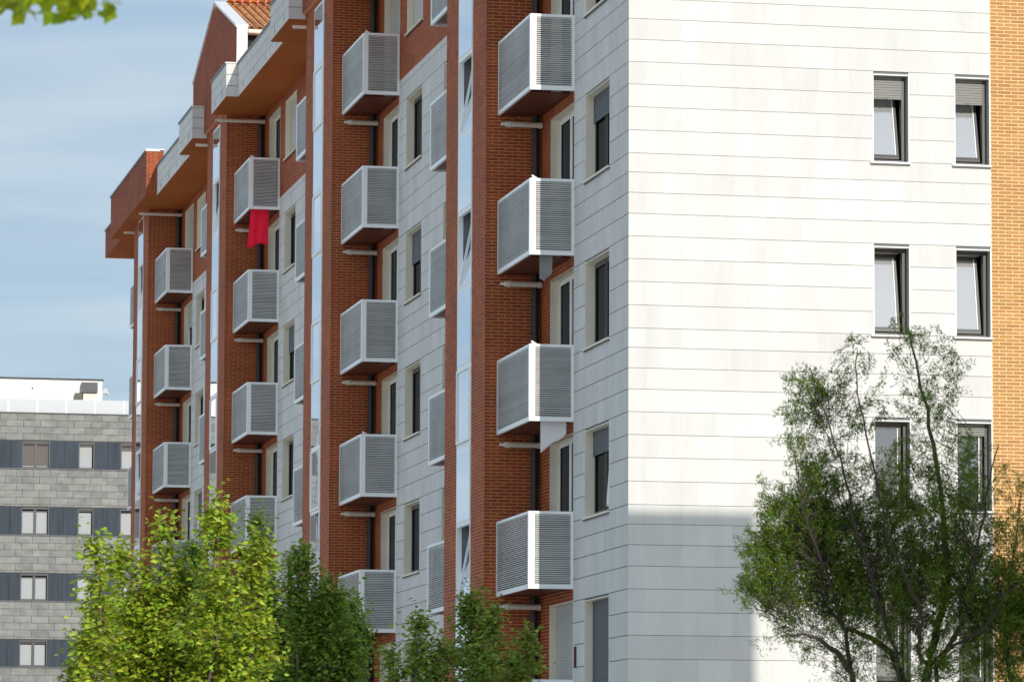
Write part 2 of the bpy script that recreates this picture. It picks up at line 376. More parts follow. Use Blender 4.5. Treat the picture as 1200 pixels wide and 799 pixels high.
# windows of the end wall (hopper sashes tilted inwards)
def end_window(x0, x1, z0, z1, shut, tilt, gl):
    w_, h = x1-x0, z1-z0
    f = MB()     # local origin: lower left corner of the opening on the wall plane
    f.box(0, .03, .19, .30, 0, h, 'dark_frame'); f.box(w_-.075, w_, .17, .30, 0, h, 'dark_frame')
    f.box(.03, w_-.075, .19, .30, 0, .06, 'dark_frame'); f.box(.03, w_-.075, .19, .30, h-.06, h, 'dark_frame')
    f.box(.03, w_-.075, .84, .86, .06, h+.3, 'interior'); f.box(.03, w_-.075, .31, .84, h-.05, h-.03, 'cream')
    fr = f.build('window', apt, (x0, 0, z0))
    r = MB(); t = .012
    r.box(-.018, 0.004, -.010, .012, -.0, h+.018, 'coping'); r.box(w_-.004, w_+.016, -.010, .012, -.0, h+.018, 'coping'); r.box(.004, w_-.004, -.010, .012, h-.004, h+.018, 'coping')
    r.box(-.018, .003, .012, .20, 0, h+.018, 'reveal'); r.box(w_-.003, w_+.016, .012, .20, 0, h+.018, 'reveal'); r.box(.003, w_-.003, .012, .19, h-.003, h+.018, 'reveal')
    r.build('window_surround', fr)
    s = MB(); s.box(-.06, w_+.03, -.045, .19, -.035, -.002, 'coping'); s.box(-.05, w_+.02, -.03, .0, -.06, -.036, 'dark_frame'); s.build('sill', fr)
    a = math.radians((13 if shut else 10) if tilt else 0)
    p = MB()
    sw = w_-.075-.03-.03; sh = h-.13
    p.box(0, .035, -.02, .02, 0, sh, 'alu' if tilt else 'dark_frame'); p.box(sw-.05, sw, -.02, .02, 0, sh, 'dark_frame'); p.box(sw-.065, sw-.05, -.025, .02, 0.05, sh-.05, 'alu')
    p.box(.035, sw-.05, -.02, .02, 0, .05, 'dark_frame'); p.box(.035, sw-.05, -.02, .02, sh-.06, sh, 'dark_frame'); p.box(.0, sw, -.03, -.02, .05, .075, 'dark_metal')
    po = p.build('sash', fr, (.03, .235, .08)); po.rotation_euler.x = -a
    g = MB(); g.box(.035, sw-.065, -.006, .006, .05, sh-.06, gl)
    # pane sits in the sash and is its sibling (two levels below the building at most)
    go = g.build('pane', fr, (.03, .235, .08)); go.rotation_euler.x = -a
    if shut > 0:
        q = MB(); n = int(shut/.045)
        for i in range(n): q.box(.03, w_-.075, .165, .178, h-.01-(i+1)*.045+.006, h-.01-i*.045, 'shutter_grey')
        q.box(.03, w_-.075, .16, .185, h-.01-n*.045-.02, h-.01-n*.045, 'shutter_grey'); q.box(w_*.42, w_*.42+.04, .15, .16, h-.01-n*.045-.025, h-.01-n*.045+.01, 'dark_frame')
        q.build('shutter', fr)
es = {(0, 4): (.36, 1), (1, 4): (.42, 1), (0, 3): (0, 1), (1, 3): (0, 1), (0, 2): (.0, 0), (1, 2): (.22, 0), (0, 1): (.1, 0), (1, 1): (0, 0), (1, 5): (.3, 0)}
for x0, x1, z0, z1, i, s in endwins:
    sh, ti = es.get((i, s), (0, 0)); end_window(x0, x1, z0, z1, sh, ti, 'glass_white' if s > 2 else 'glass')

# windows and french doors of the long facade
def frame_W(mb, W_, H, x, t, m, d=.05):
    mb.box(x, x+d, 0, t, 0, H, m); mb.box(x, x+d, W_-t, W_, 0, H, m); mb.box(x, x+d, t, W_-t, 0, t, m); mb.box(x, x+d, t, W_-t, H-t, H, m)
cache = {}
def facade_window(y0, y1, z0, z1, shut, shm, frm, sill=True):
    W_, H = round(y1-y0, 3), round(z1-z0, 3); key = (W_, H, shut, shm, frm)
    if key not in cache:
        f = MB(); frame_W(f, W_, H, .18, .055, frm); f.box(.18, .23, W_/2-.05, W_/2+.05, .055, H-.055, frm)
        for a, b in ((.055, W_/2-.05), (W_/2+.05, W_-.055)):
            f.box(.165, .18, a, a+.04, .055, H-.055, frm); f.box(.165, .18, b-.04, b, .055, H-.055, frm); f.box(.165, .18, a+.04, b-.04, .055, .10, frm); f.box(.165, .18, a+.04, b-.04, H-.10, H-.055, frm)
        r = MB(); r.box(.001, .18, -.012, .004, -.0, H+.012, 'cream'); r.box(.001, .18, W_-.004, W_+.012, 0, H+.012, 'cream'); r.box(.001, .18, .004, W_-.004, H-.004, H+.012, 'cream')
        g = MB(); g.box(.195, .205, .055, W_-.055, .055, H-.055, 'glass_dark')
        sl_ = MB(); sl_.box(-.05, .18, -.05, W_+.05, -.035, -.002, 'cream'); sl_.box(-.03, 0, -.04, W_+.04, -.055, -.036, 'dark_frame')
        q = None
        if shut > 0:
            q = MB(); n = max(1, int(shut*H/.05))
            for i in range(n): q.box(.145, .158, .02, W_-.02, H-.01-(i+1)*.05+.004, H-.01-i*.05, shm)
            q.box(.14, .162, .02, W_-.02, H-.035-n*.05, H-.01-n*.05, shm)
            q = q.mesh('shutter')
        cache[key] = (f.mesh('window'), r.mesh('window_surround'), g.mesh('pane'), sl_.mesh('sill'), q)
    a, b, c, d, e = cache[key]
    o = link('window', a, apt, (0, y0, z0)); link('window_surround', b, o); link('pane', c, o)
    if sill: link('sill', d, o)
    if e: link('shutter', e, o)
    return o
for (y0, y1, z0, z1, k, s, side) in wins:
    shut, shm, frm = 0, 'shutter_dark', 'dark_frame'
    if k == 0 and side == 1: shut = {1: 1.0, 2: .28, 3: .0, 4: .32, 5: .2}.get(s, 0)
    elif s == 6: shut, shm = 1.0, 'shutter_light'
    else: shut = random.choice([0, 0, .2, .45])
    if k == 0 and side == 1 and s == 1: shm = 'shutter_dark'
    facade_window(y0, y1, z0, z1, shut, shm, frm)
for (y0, y1, z0, z1, k, s, side) in doors:
    shut, shm = (0 if k == 0 else random.choice([0, 0, 0, .25])), 'shutter_light'
    if (k, s) == (0, 0): shut, shm = 1.0, 'shutter_light'
    if (k, s) in ((1, 5), (3, 5)): shut = .97
    o = facade_window(y0, y1, z0, z1, shut, shm, 'alu', sill=False); o.name = 'balcony_door'

# stair / kitchen glazing strips of the bays
for k, c in enumerate(CS):
    f = MB(); x = BX
    hw = .655
    f.box(x-.012, x+.09, c-hw-.045, c-hw, 2.9, ZT-.02, 'alu'); f.box(x-.012, x+.09, c+hw, c+hw+.045, 2.9, ZT-.02, 'alu'); f.box(x-.012, x+.09, c-hw, c+hw, ZT-.07, ZT-.02, 'alu')
    for s in range(0, 7):
        for zz in (2.76+3*s, 4.26+3*s):
            if 2.9 < zz < ZT-.1: f.box(x-.005, x+.07, c-hw, c+hw, zz-.045, zz+.045, 'alu')
    fo = f.build('window_strip', apt)
    for s in range(0, 6):
        for part, (za, zb) in enumerate(((2.805+3*s, 4.215+3*s), (4.305+3*s, 5.715+3*s))):
            if za < 2.9 and s == 0 and part == 0: za = 2.95
            opened = part == 0 and ((k == 0 and s in (1, 3, 4)) or (k == 3 and s in (3, 5)) or (k == 2 and s == 5))
            zb = min(zb, ZT-.07)
            g = MB(); g.box(-.006, .004, -hw+.01, hw-.01, 0.0, zb-za, 'glass_bright')
            if part == 0:
                g.box(-.03, .006, -hw+.0, -hw+.045, 0, zb-za, 'alu'); g.box(-.03, .006, hw-.045, hw, 0, zb-za, 'alu'); g.box(-.03, .006, -hw+.045, hw-.045, 0, .045, 'alu'); g.box(-.03, .006, -hw+.045, hw-.045, zb-za-.045, zb-za, 'alu')
            o = g.build('pane', fo, (x-.008, c, za))
            if opened:
                o.location.x = x+.02; o.rotation_euler.y = math.radians(10.5)      # hopper pane tipped inwards

# louvred drying cages
def cage_meshes(Ln, side):
    """near corner at local y=0 (side 1: box runs +y towards the bay).  x from -.82 to 0"""
    D = .82; H = 1.385
    def Y(a, b): return (a, b) if side == 1 else (-b, -a)
    f = MB()
    def bx(x0, x1, a, b, z0, z1, m='alu'): p, q = Y(a, b); f.box(x0, x1, p, q, z0, z1, m)
    bx(-D, -D+.11, 0, .05, 0, H); bx(-.05, 0, 0, .04, 0, H); bx(-D+.11, -.05, 0, .045, H-.05, H); bx(-D+.11, -.05, 0, .045, 0, .075)
    bx(-D, -D+.04, .05, .085, 0, H); bx(-D, -D+.04, Ln-.04, Ln, 0, H); bx(-D, -D+.045, .085, Ln-.04, H-.05, H); bx(-D, -D+.045, .085, Ln-.04, 0, .075)
    bx(-D+.045, -.005, .34, Ln-.045, .002, .02, 'cage_shade')  # dark sheet added across the open bottom for the shade under the cage
    s = MB(); n = 33; p = (H-.125)/n
    for i in range(n):
        z0 = .075+i*p
        a, b = Y(.006, .10); lo, hi = (0, .82) if side == 1 else (.82, 0)
        s.prism([(a, z0+p*lo), (a, z0+p*(lo+.5)), (b, z0+p*(hi+.5)), (b, z0+p*hi)], 'x', -D+.11, -.05, 'slat')
    t = MB()
    for i in range(n):
        z0 = .075+i*p; a, b = Y(.085, Ln-.04)
        t.prism([(-D+.004, z0), (-D+.004, z0+p*.5), (-D+.06, z0+p*.84), (-D+.06, z0+p*.34)], 'y', a, b, 'slat')
    return f.mesh('louvre_cage'), s.mesh('louvre'), t.mesh('louvre')
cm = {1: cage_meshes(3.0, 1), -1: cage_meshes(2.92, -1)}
for k, c in enumerate(CS):
    for side in (1, -1):
        y = c-5.09 if side == 1 else c+5.05
        for s in STO:
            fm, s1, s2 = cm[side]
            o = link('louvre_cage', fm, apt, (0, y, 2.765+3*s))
            link('end_louvre', s1, o, kind='stuff'); link('front_louvre', s2, o, kind='stuff')
            if side == 1 and (k, s) in ((0, 2), (0, 3), (1, 2), (2, 5), (1, 5)):
                b = MB(); b.tube([(-.76, .03, 1.38), (-.75, .02, 1.44)], .018, 'alu'); b.tube([(-.78, .03, 1.44), (-.68, .03, 1.385)], .016, 'coping'); b.build('line_bracket', o)

# drain spouts and down pipes
for k, c in enumerate(CS):
    for s in range(0, 7):
        z = 2.57+3*s
        if s == 0: continue
        far = -1.36 if s == 6 else -.78
        p = MB(); y = c-BW-.24
        p.tube([(far+.06, y, z), (-.01, y, z)], .05, 'pipe_cream', 10); p.tube([(far+.12, y, z), (far+.17, y, z)], .06, 'pipe_cream', 10); p.tube([(-.08, y, z), (-.03, y, z)], .06, 'pipe_cream', 10)
        p.tube([(far-.02, y, z), (far+.06, y, z)], .03, 'pipe_cream', 10); p.build('drain_spout', apt, smooth=False)
        q = MB(); y = c+BW+.06; q.tube([(far, y, z), (-.01, y, z)], .042, 'pipe_cream', 10); q.build('drain_spout', apt)
    for yy in (c-BW-.075, c+BW+.075):
        d = MB(); d.tube([(-.11, yy, 0), (-.11, yy, ZT)], .068, 'pipe_dark', 12)
        for s in range(0, 7): d.tube([(-.11, yy, 4.2+3*s-.35), (-.11, yy, 4.2+3*s-.30)], .078, 'zinc_dark', 12)
        d.build('downpipe', apt)

# eaves: orange soffit, parapets in pale panels (brick round the farthest bay)
XO, XM = -1.47, -1.15
sf = MB()
segs = []      # y0, y1, front x, material, top z
yA = 0.0
for k, c in enumerate(CS):
    m = 'stone' if k < 3 else 'brick'
    if k == 0: segs.append((0.0, c-5.12, XM, 'stone', 21.68))
    if k < 3:
        segs.append((c-5.12, c-BW-.02, XO, m, 21.68)); segs.append((c+BW+.02, c+5.2, XO, m, 21.68)); segs.append((c+5.2, CS[k+1]-5.15 if k < 2 else CS[3]-5.15, XM, m, 21.68))
    else:
        segs.append((c-5.15, c+5.15, XO-.02, 'brick', 22.16)); segs.append((c+5.15, YEND, XM, 'brick', 21.70))
for a, b, x, m, zt in segs: sf.box(x+.01, .02, a+.01, b-.01, ZT, ZT+.12, 'soffit')
sf.box(.02, 3, .03, YEND, ZT+.02, ZT+.13, 'soffit')
sf.build('soffit', apt)
def parapet(a, b, x, m, zt, left_open=False):
    p = MB(); th = (.42 if x < -1.3 else .3) if m == 'stone' else .4
    core = 'stone_gap' if m == 'stone' else 'mortar'
    p.box(x+.02, x+th, a+.02, b-.02, ZT+.004 if m == 'stone' else ZT+.004, zt-.04, core)
    po = p.build('parapet', apt)
    if m == 'stone':
        n = 3; h = (zt-.04-ZT)/n; bx = []  # three courses of panels
        L_ = 1.24
        for i in range(n):
            kk = max(1, int(round((b-a)/L_))); l = (b-a)/kk; o = (i % 2)*l/2
            y = a - o
            while y < b-.01:
                y0, y1 = max(y, a), min(y+l, b)
                if y1-y0 > .05: bx.append((x, x+.03, y0+.004, y1-.004, ZT+i*h+.008, ZT+(i+1)*h-.008))
                y += l
            bx.append((x+.032, x+th, a, a+.03, ZT+i*h+.008, ZT+(i+1)*h-.008)); bx.append((x+.032, x+th, b-.03, b, ZT+i*h+.008, ZT+(i+1)*h-.008))
        me_by = {}
        for q in bx:
            key = tuple(round(v, 3) for v in (q[1]-q[0], q[3]-q[2], q[5]-q[4]))
            if key not in me_by: me_by[key] = boxes_mesh('panel', [(0, key[0], 0, key[1], 0, key[2])], 'stone')
            link('panel', me_by[key], po, (q[0], q[2], q[4]))
        n_ = max(2, int((b-a)/2.0))
        sl2 = MB()
        for i in range(n_): yy = a+(i+.5)*(b-a)/n_; sl2.box(x-.006, x+.002, yy-.02, yy+.02, ZT+.10, ZT+.26, 'dark_frame')
        sl2.build('weep_slot', po)
    else:
        bx = []
        for pa in masonry(a, b, courses(ZT, zt-.04, BR_H), BR_L, [], BR_J, BR_J): bx.append((x, x+.024, pa[0], pa[1], pa[2], pa[3]))
        for pa in masonry(x+.026, x+th+.12, courses(ZT, zt-.04, BR_H), BR_L, [], BR_J, BR_J): bx.append((pa[0], pa[1], a, a+.024, pa[2], pa[3]))
        link('brickwork', boxes_mesh('brickwork', bx, 'brick'), po, kind='stuff')
    q = MB(); q.box(x-.03, x+th+.02, a-.02, b+.02, zt-.038, zt-.002, 'coping'); q.box(x-.036, x-.031, a-.02, b+.02, zt-.06, zt+.004, 'zinc_dark'); q.build('coping', po)
for sgm in segs: parapet(*sgm)
# return walls of the stepped parapets and of the tall brick corner
p = MB(); c = CS[3]; p.box(XO+.36, XO+.52, c-5.13, c-4.9, ZT+.12, 22.12, 'brick'); p.box(XO-.03, XO+.54, c-5.18, c-4.9, 22.16, 22.19, 'coping'); p.build('parapet_corner', apt)
p = MB(); p.box(XM+.0, XEND, 0.03, .25, ZT+.14, 21.64, 'stone'); p.build('parapet', apt)

# gabled attics over the three nearer bays, tiled
TW = .215; TL = .42
def tile_mesh():
    V = []; F = []; n = 6
    for j in range(2):
        for i in range(n+1):
            t = math.pi*i/n; r = TW*.5*(1.0 if j == 0 else .86)
            V.append((r*math.cos(t), j*TL, r*math.sin(t)*.62+(0.03 if j == 0 else 0)))
    for i in range(n): F.append([i, i+1, n+2+i, n+1+i])
    for i in range(n): F.append([i+1, i, i, i+1]) if False else None
    F = [f for f in F if f]
    me = np_mesh('roof_tile', V, F, 'tile', smooth=True); return me
tile = tile_mesh()
GX = -1.14; GH = 4.66; ZE, ZA = 22.72, 24.22
for k, c in enumerate(CS[:3]):
    g = MB()
    pent = [(c-GH, ZT+.13), (c+GH, ZT+.13), (c+GH, ZE), (c, ZA), (c-GH, ZE)]
    g.prism(pent, 'x', GX+.02, GX+.29, 'mortar')
    go = g.build('gable_wall', apt)
    bx = []
    for (za, zb) in courses(ZT+.14, ZA, BR_H):
        zc = zb; hw_ = GH if zc <= ZE else GH*(ZA-zc)/(ZA-ZE)
        if hw_ < .2: continue
        bx += [(GX, GX+.022, q[0], q[1], q[2], q[3]) for q in masonry(c-hw_, c+hw_, [(za, zb)], BR_L, [], BR_J, BR_J)]
    link('brickwork', boxes_mesh('brickwork', bx, 'brick'), go, kind='stuff')
    cp = MB()
    for sgn in (-1, 1):
        ys = [c+sgn*(GH+.02), c]
        n = [(ys[0], ZE), (ys[1], ZA), (ys[1], ZA+.07), (ys[0], ZE+.07)]
        cp.prism(n if sgn < 0 else n[::-1], 'x', GX-.03, GX+.31, 'coping')
    cp.box(GX+.0, GX+.29, c-GH-.035, c-GH-.001, ZT+.14, ZE, 'coping'); cp.box(GX+.0, GX+.29, c+GH+.001, c+GH+.035, ZT+.14, ZE, 'coping'); cp.build('coping', go)
    # roof body behind the gable wall
    ang = math.atan2(ZA-ZE, GH)
    rb = MB(); rb.prism([(c-GH-.15, ZE-.16), (c+GH+.15, ZE-.16), (c+GH+.15, ZE-.08), (c, ZA-.07), (c-GH-.15, ZE-.08)], 'x', GX+.3, 6.5, 'cream')
    rb.box(GX+.6, 6.5, c-GH+.1, c+GH-.1, ZT+.14, ZE-.17, 'white_render'); rb.box(GX+.31, GX+.59, c-GH+.25, c+GH-.25, ZT+.14, ZE-.17, 'interior')
    ro = rb.build('roof', apt)
    sl_len = math.hypot(GH+.2, (ZA-ZE))
    nr = int(sl_len/(TL*.86)); far_tiles = []
    for sgn in (-1, 1):
        for ci in range(26):
            for ri in range(nr+1):
                d = ri*TL*.86     # distance up the slope from the eave
                yy = c+sgn*(GH+.2-d*math.cos(ang)); zz = ZE-.10+d*math.sin(ang)+.02
                if k == 2 and sgn == -1 and ci < 22:
                    o = link('roof_tile', tile, ro, (GX+.42+ci*TW*1.02, yy, zz)); o.rotation_euler.x = ang
                else: far_tiles.append((GX+.42+ci*TW*1.02, yy, zz, sgn))
    tv = np.array([v.co[:] for v in tile.vertices]); tf = np.array([list(p.vertices) for p in tile.polygons])
    VV = []; FF = []
    for i, (x, y, z, sgn) in enumerate(far_tiles):
        v = tv.copy(); yy = v[:, 1]*math.cos(ang)-v[:, 2]*math.sin(ang); zz = v[:, 1]*math.sin(ang)+v[:, 2]*math.cos(ang)
        v[:, 1] = -sgn*yy + y; v[:, 2] = zz + z; v[:, 0] += x; VV.append(v); FF.append(tf+len(tv)*i)
    link('roof_tiling', np_mesh('roof_tiling', np.vstack(VV), np.vstack(FF), 'tile', smooth=True), ro, kind='stuff')
    rd = MB()
    for i in range(16): rd.tube([(GX+.32+i*.4, c, ZA-.08), (GX+.32+i*.4+.45, c, ZA-.075)], [.10, .11], 'tile', 12)
    rd.build('ridge_tiles', ro, kind='stuff')
# main roof and attic wall set well back
mr_ = MB(); mr_.box(2.6, XEND-1.2, 1.2, YEND-1, ZT+.14, 22.4, 'white_render')
mr_.prism([(2.2, 22.41), (XEND-.8, 22.41), (7.2, 24.0)], 'y', .9, YEND-.7, 'tile'); mr_.build('main_roof', apt)

# ------------------------------------------------------------------ cloths hanging from the cages
def cloth(name, pts_top, pts_bot, m, label, folds, amp, n=26, rows=10):
    (ax, ay, az), (bx_, by, bz) = pts_top; V = []; F = []
    for j in range(rows+1):
        v = j/rows
        for i in range(n+1):
            u = i/n
            T = Vector(pts_top[0]).lerp(Vector(pts_top[1]), u)
            q = u*(len(pts_bot)-1); a = min(int(q), len(pts_bot)-2); B = Vector(pts_bot[a]).lerp(Vector(pts_bot[a+1]), q-a)
            P = T.lerp(B, v); P.y += amp*(.3+.7*v)*math.sin(folds*u*6.283+.8*math.sin(3*v+u*4)); P.x += .3*amp*math.sin(folds*u*5+2*v)
            V.append(P[:])
    for j in range(rows):
        for i in range(n): a = j*(n+1)+i; F.append([a, a+1, a+n+2, a+n+1])
    me = np_mesh(name, V, F, m, smooth=True); o = link(name, me); md = o.modifiers.new('thickness', 'SOLIDIFY'); md.thickness = .006
    return tag(o, label, 'cloth')
cloth('red_cloth', [(-.73, 41.68, 17.95), (-.26, 41.68, 17.95)], [(-.84, 41.68, 16.72), (-.70, 41.68, 16.76), (-.55, 41.68, 16.88), (-.28, 41.68, 16.85)], 'red_cloth', 'bright red cloth hanging folded below a louvred cage on the brick facade', 2.4, .022)
cloth('white_cloth', [(-.575, 4.56, 8.95), (-.08, 4.56, 8.95)], [(-.575, 4.56, 8.20), (-.36, 4.56, 8.38), (-.22, 4.56, 8.44), (-.10, 4.56, 8.55)], 'white_cloth', 'white cloth with a pointed corner dangling under a cage beside the pale stone', .7, .02)
cloth('grey_cloth', [(-.60, 4.58, 11.95), (-.34, 4.58, 11.95)], [(-.60, 4.58, 11.36), (-.50, 4.58, 11.31), (-.36, 4.58, 11.46)], 'grey_cloth', 'short greyish cloth dangling under the second louvred cage from the top at the near corner', .6, .02)
pq = MB(); pq.box(-.035, .002, 4.10, 4.17, 4.36, 4.73, 'plaque_red'); pq.box(-.04, -.036, 4.115, 4.155, 4.42, 4.50, 'dark_frame'); tag(pq.build('plaque'), 'small dark red upright plaque on the stone edge beside the lowest shuttered door', 'plaque')
cu = cloth('curtain', [(.13, 1.62, 6.75), (.13, 1.9, 6.75)], [(.10, 1.6, 5.5), (.12, 1.75, 5.42), (.10, 2.15, 5.5)], 'white_cloth', 'thin white curtain billowing out of the open window near the stone corner', 1.6, .03); cu['category'] = 'curtain'
cu.location.z = 1.6

# ------------------------------------------------------------------ grey building behind, left
GY = 124.0
gb = thing('office_building', 'low grey block building with bands of blue grey panels at the left edge', 'building', (0, GY, 0))
bands = [(18.70, 17.46), (15.70, 14.44), (12.70, 11.46), (9.70, 8.48), (6.70, 5.46), (3.70, 2.46)]
core = MB(); core.box(-16, 8.5, .4, 14, 0, 19.93, 'grey_gap')
for ta, tb in [(19.93, 18.70)] + [(bands[i][1], bands[i+1][0]) for i in range(5)] + [(2.46, 0)]: core.box(-16, 8.5, .045, .4, tb+.001, ta-.001, 'grey_gap')
core.build('wall', gb)
blocks = []; GL, = (.77,)
zz = 19.95; lv = [(19.95, 18.74)] + [(bands[i][1]-.06, bands[i+1][0]+.02) for i in range(5)]
gcount = 0; gm = {}; grest = []
for top, bot in lv:
    hs = (top-bot-.10)/5 if top < 19.9 else (top-bot)/4
    n = 5 if top < 19.9 else 4
    rows = [(bot+ (.10 if n == 5 else 0) + i*hs, bot + (.10 if n == 5 else 0) + (i+1)*hs) for i in range(n)]
    if n == 5: rows = [(bot, bot+.10)] + rows
    for a, b, c_, d, full in masonry(-15.9, 8.5, rows, GL, [], .014, .014, off_alt=random.choice([.5, .35])):
        j = rng.uniform(-.012, .012)
        if full and -1.6 < a < 5.3 and gcount < 300 and d-c_ > .15:
            key = round(d-c_, 3)
            if key not in gm: gm[key] = boxes_mesh('block', [(0, GL-.014, 0, .05, 0, key)], 'grey_block')
            link('block', gm[key], gb, (a, j, c_)); gcount += 1
        else: grest.append((a, b, j, .06, c_, d))
link('blockwork', boxes_mesh('blockwork', grest, 'grey_block'), gb, kind='stuff')
def far_window(x0, x1, zt, zb, double, shut):
    f = MB(); y = .10; m = 'dark_metal'
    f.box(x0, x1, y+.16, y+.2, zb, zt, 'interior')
    f.box(x0, x0+.05, y, y+.16, zb, zt, m); f.box(x1-.05, x1, y-.07, y+.16, zb, zt, m); f.box(x0+.05, x1-.05, y, y+.16, zb, zb+.05, m); f.box(x0+.05, x1-.05, y-.02, y+.16, zt-.10, zt, m)  # top bar made tall and dark to stand for the lintel shadow
    if double: xm = (x0+x1)/2; f.box(xm-.055, xm+.055, y+.02, y+.12, zb+.05, zt-.05, m)
    fo = f.build('window', gb)
    spans = [(x0+.06, (x0+x1)/2-.065), ((x0+x1)/2+.065, x1-.09)] if double else [(x0+.06, x1-.10)]
    for a, b in spans:
        g = MB(); g.box(a, b, y+.09, y+.10, zb+.08, zt-.22, 'glass_curtain'); g.build('pane', fo)
        g = MB(); g.box(a-.02, b+.02, y+.085, y+.105, zb+.05, zb+.075, m); g.box(a-.02, b+.02, y+.05, y+.105, zt-.21, zt-.17, m); g.build('sash', fo)
    if shut:
        g = MB(); n = int((zt-zb)*shut/.05)
        for i in range(n): g.box(x0+.05, x1-.05, y+.05, y+.07, zt-.06-(i+1)*.05+.004, zt-.06-i*.05, 'shutter_taupe')
        g.build('shutter', fo)
mat('shutter_taupe', (.15, .13, .115), .6, .3)
for bi, (zt, zb) in enumerate(bands):
    wl = [(-2.9, -1.0), (.24, 1.50), (2.80, 3.52), (4.72, 5.98), (7.3, 8.0)]
    shuts = {0: (0, .85, .12, .25, 0), 1: (0, .03, .12, 0, 0), 2: (0, .05, .1, 0, 0), 3: (0, .15, 0, 0, 0)}.get(bi, (0,)*5)
    wl = [(-4.4, -2.9), (-1.95, -.77), (.24, 1.50), (2.80, 3.52), (4.72, 5.98)]
    for wi, (x0, x1) in enumerate(wl):
        far_window(x0, x1, zt, zb, x1-x0 > 1, shuts[wi-1] if 0 < wi < 5 and wi-1 < 4 else 0) if wi > 0 else far_window(x0, x1, zt, zb, True, 0)
    ed = [-8.0, -6.2] + [v for w_ in wl for v in w_] + [8.4]
    for i in range(1, len(ed)-1, 2):
        a, b = ed[i], ed[i+1]; n = max(1, int(round((b-a)/.62)))
        for j in range(n):
            q = MB(); q.box(a+j*(b-a)/n+.006, a+(j+1)*(b-a)/n-.006, .035 if j % 2 else .03, .08, zb, zt, 'blue_panel'); q.build('wall_panel', gb)
    q = MB(); q.box(-15.9, 8.5, -.03, .09, zb-.05, zb-.005, 'zinc_dark'); q.build('ledge', gb)
q = MB(); q.box(-16, 8.6, -.05, .5, 19.95, 20.0, 'dark_metal'); q.build('roof_edge', gb)
q = MB(); q.box(-16, 4.24, 4, 12, 19.95, 21.92, 'white_render'); q.box(-16.1, 4.3, 3.9, 12.1, 21.93, 21.99, 'grey_gap'); pe = q.build('penthouse', gb); 
q = MB(); q.tube([(1.0, 3.98, 21.5), (1.0, 4.0, 21.5)], .05, 'grey_gap', 10); q.build('wall_lamp', pe)
rl = MB(); rl.box(-15.8, 8.3, .28, .30, 20.62, 20.645, 'frosted')
x = -15.8+.2
ro = rl.build('railing', gb)
xs_ = [-.39 + i*1.31 for i in range(-8, 7)]
for i in range(len(xs_)-1):
    g = MB(); g.box(xs_[i]+.03, xs_[i+1]-.03, .28, .292, 20.03, 20.62, 'frosted'); g.build('railing_panel', ro)
    g = MB(); g.box(xs_[i]-.02, xs_[i]+.02, .265, .305, 20.0, 20.64, 'alu'); g.build('post', ro)
ac = thing('air_conditioner', 'dark grey ventilation box with a tan unit below it on the white penthouse', 'air conditioner', (3.25, GY+3.5, 20.0))
q = MB(); q.box(0, .74, 0, .48, 1.32, 1.80, 'zinc_dark'); q.box(.03, .71, -.012, .0, 1.35, 1.77, 'dark_metal'); q.build('housing', ac)
q = MB(); [q.box(.05, .69, -.03, -.013, 1.38+i*.055, 1.405+i*.055, 'zinc_dark') for i in range(7)]; q.build('grille', ac)
q = MB(); q.box(-.30, 0.0, .1, .4, .9, 1.30, 'shutter_taupe'); q.box(-.27, -.24, .08, .1, .94, 1.26, 'dark_frame'); q.box(-.06, -.03, .08, .1, .94, 1.26, 'dark_frame'); q.build('lower_unit', ac)
q = MB(); q.box(.08, .72, .15, .45, .0, 1.31, 'cream'); q.build('stand', ac)
ds = thing('satellite_dish', 'small white dish sticking out from the right end of the white penthouse', 'satellite dish', (4.25, GY+5, 21.45))
q = MB(); q.tube([(.0, 0, 0), (.12, 0, .0)], .03, 'alu'); q.build('arm', ds)
q = MB(); q.tube([(.12, 0, -.02), (.22, -.04, .03), (.32, -.08, .08)], [.04, .14, .20], 'coping', 14); q.build('dish', ds)

# ------------------------------------------------------------------ neighbouring tower behind the camera (casts the shadow on the stone)
tw = thing('tower_block', 'beige tower block standing behind the photographer, seen only by its shadow', 'building', (0, -76, 0))
q = MB(); q.box(-1.7, 13.08, -6, 0, 0, 34.5, 'tower_wall'); q.build('wall', tw)
wmesh = MB(); wmesh.box(0, 1.3, -.02, .03, 0, 1.4, 'dark_frame'); wmesh = wmesh.mesh('window'); wp = MB(); wp.box(.06, 1.24, .031, .04, .06, 1.34, 'glass'); wp = wp.mesh('pane')
for i in range(11):
    for j in range(5):
        o = link('window', wmesh, tw, (-1.0+j*2.85, 0, 1.2+3*i)); link('pane', wp, o)

